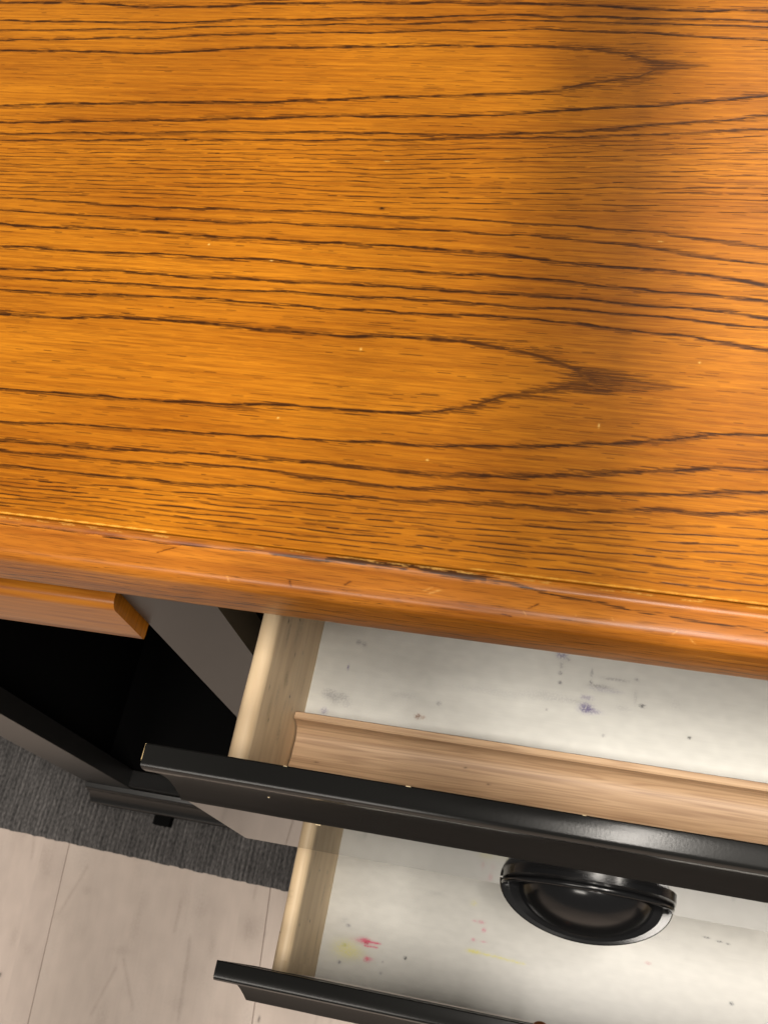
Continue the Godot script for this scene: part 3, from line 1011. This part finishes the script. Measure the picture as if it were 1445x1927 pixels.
func wear(front: MeshInstance3D, pts: Array, r: float, m: Material) -> void:
	# a thin worn sliver of bare wood along an edge
	var st := begin()
	for k in pts.size() - 1:
		var a: Vector3 = pts[k]
		var b: Vector3 = pts[k + 1]
		var dir := (b - a).normalized()
		var u := dir.cross(Vector3(0.3, 0.8, 0.5)).normalized()
		var v := dir.cross(u)
		for s in 5:
			var n0 := u * cos(s / 5.0 * TAU) + v * sin(s / 5.0 * TAU)
			var n1 := u * cos((s + 1) / 5.0 * TAU) + v * sin((s + 1) / 5.0 * TAU)
			quad(st, [a + n0 * r, a + n1 * r, b + n1 * r, b + n0 * r], [n0, n1, n1, n0], [Vector2.ZERO, Vector2.ZERO, Vector2.ZERO, Vector2.ZERO])
	put("worn_edge", st, m, front)


func make_upper_drawer() -> void:
	var d := thing("drawer", "upper open drawer with black cup pull and wooden pen tray strip inside", "drawer", Vector3.ZERO, "open drawers of the desk")
	var front := drawer_front(d, -0.0731, -0.0626, 0.400, -0.0612, 0.463, -0.0614, 0.590)
	make_drawer_box(d, -0.0731, -0.43, 0.4432, 0.535, m_liner)
	# pen tray strip: outline (z, y)
	var o := PackedVector2Array([Vector2(-0.0734, D(0.5345)), Vector2(-0.1236, D(0.5345)), Vector2(-0.1236, D(0.5108)), Vector2(-0.1231, D(0.5100)), Vector2(-0.1202, D(0.5098)), Vector2(-0.1193, D(0.5105))])
	for q in [Vector2(-0.1191, 0.5140), Vector2(-0.1184, 0.5180), Vector2(-0.1168, 0.5207), Vector2(-0.1142, 0.5225), Vector2(-0.1105, 0.5233)]:
		o.append(Vector2(q.x, D(q.y)))
	for k in 6:
		var t := k / 5.0
		o.append(Vector2(-0.1060 + 0.012 * t, D(0.5228 - 0.0032 * t * t)))
	o.append(Vector2(-0.0925, D(0.5198)))
	o.append(Vector2(-0.0734, D(0.5212)))
	var st := begin()
	sweep(st, o, ZZ, YY, XA, -0.1338, 0.1995, 60, 0.0002)
	put("pen_tray_strip", st, m_tray, d)
	cup_pull(front, -0.0614, 0.0327, 0.552)
	# worn paint
	var orange := mat(Color(0.55, 0.28, 0.10), 0.6)
	var zl := -0.0609
	wear(front, [Vector3(DXL + 0.01, D(0.4655), zl), Vector3(-0.06, D(0.4655), zl), Vector3(0.05, D(0.4655), zl)], 0.0003, orange)
	wear(front, [Vector3(DXL, D(0.4003), -0.0728), Vector3(DXL, D(0.4002), -0.066), Vector3(DXL, D(0.4016), -0.0634)], 0.0002, m_bare)
	wear(front, [Vector3(DXL, D(0.403), -0.0631), Vector3(DXL, D(0.407), -0.0632), Vector3(DXL, D(0.41), -0.0641)], 0.0002, mat(Color(0.80, 0.74, 0.60), 0.6))
	for c in [[-0.10, 0.4642, -0.0600, 0.0004, 0.0025], [-0.105, 0.4003, -0.0729, 0.0002, 0.0015], [-0.052, 0.4003, -0.0729, 0.0003, 0.002], [0.02, 0.4003, -0.0729, 0.0002, 0.0015], [0.128, 0.4013, -0.0634, 0.0005, 0.0012], [-0.118, 0.435, -0.0643, 0.0004, 0.0008]]:
		wear(front, [Vector3(c[0], D(c[1]), c[2]), Vector3(c[0] + c[4], D(c[1]), c[2])], c[3] * 0.75, mat(Color(0.86, 0.78, 0.62), 0.6))


func make_lower_drawer() -> void:
	var d := thing("drawer", "lower open drawer, pulled out farther, with pink and yellow stains on its pale bottom", "drawer", Vector3.ZERO, "open drawers of the desk")
	var front := drawer_front(d, 0.0067, 0.0172, 0.590, 0.0262, 0.6795, 0.0264, 0.790)
	make_drawer_box(d, 0.0067, -0.36, 0.631, 0.7265, m_liner_low)
	var st := begin()
	for i in 16:
		for j in 6:
			var ps := []
			var ns := []
			for c in [[i, j], [i + 1, j], [i + 1, j + 1], [i, j + 1]]:
				var a: float = c[0] / 16.0 * TAU
				var b: float = c[1] / 6.0 * PI / 2
				var n := Vector3(cos(a) * cos(b), sin(a) * cos(b), -sin(b))
				ns.append(n)
				ps.append(n * Vector3(0.0042, 0.0042, 0.0026))
			quad(st, ps, ns, [Vector2.ZERO, Vector2.ZERO, Vector2.ZERO, Vector2.ZERO])
	var screw := put("screw", st, mat(Color(0.55, 0.33, 0.20), 0.3, 0.8), d)
	screw.position = Vector3(0.0175, D(0.597), 0.0066)
	cup_pull(front, 0.0264, 0.0327, 0.745)
	wear(front, [Vector3(DXL, D(0.5903), 0.0150), Vector3(DXL, D(0.594), 0.0170), Vector3(DXL, D(0.598), 0.0170)], 0.0003, mat(Color(0.80, 0.74, 0.60), 0.6))
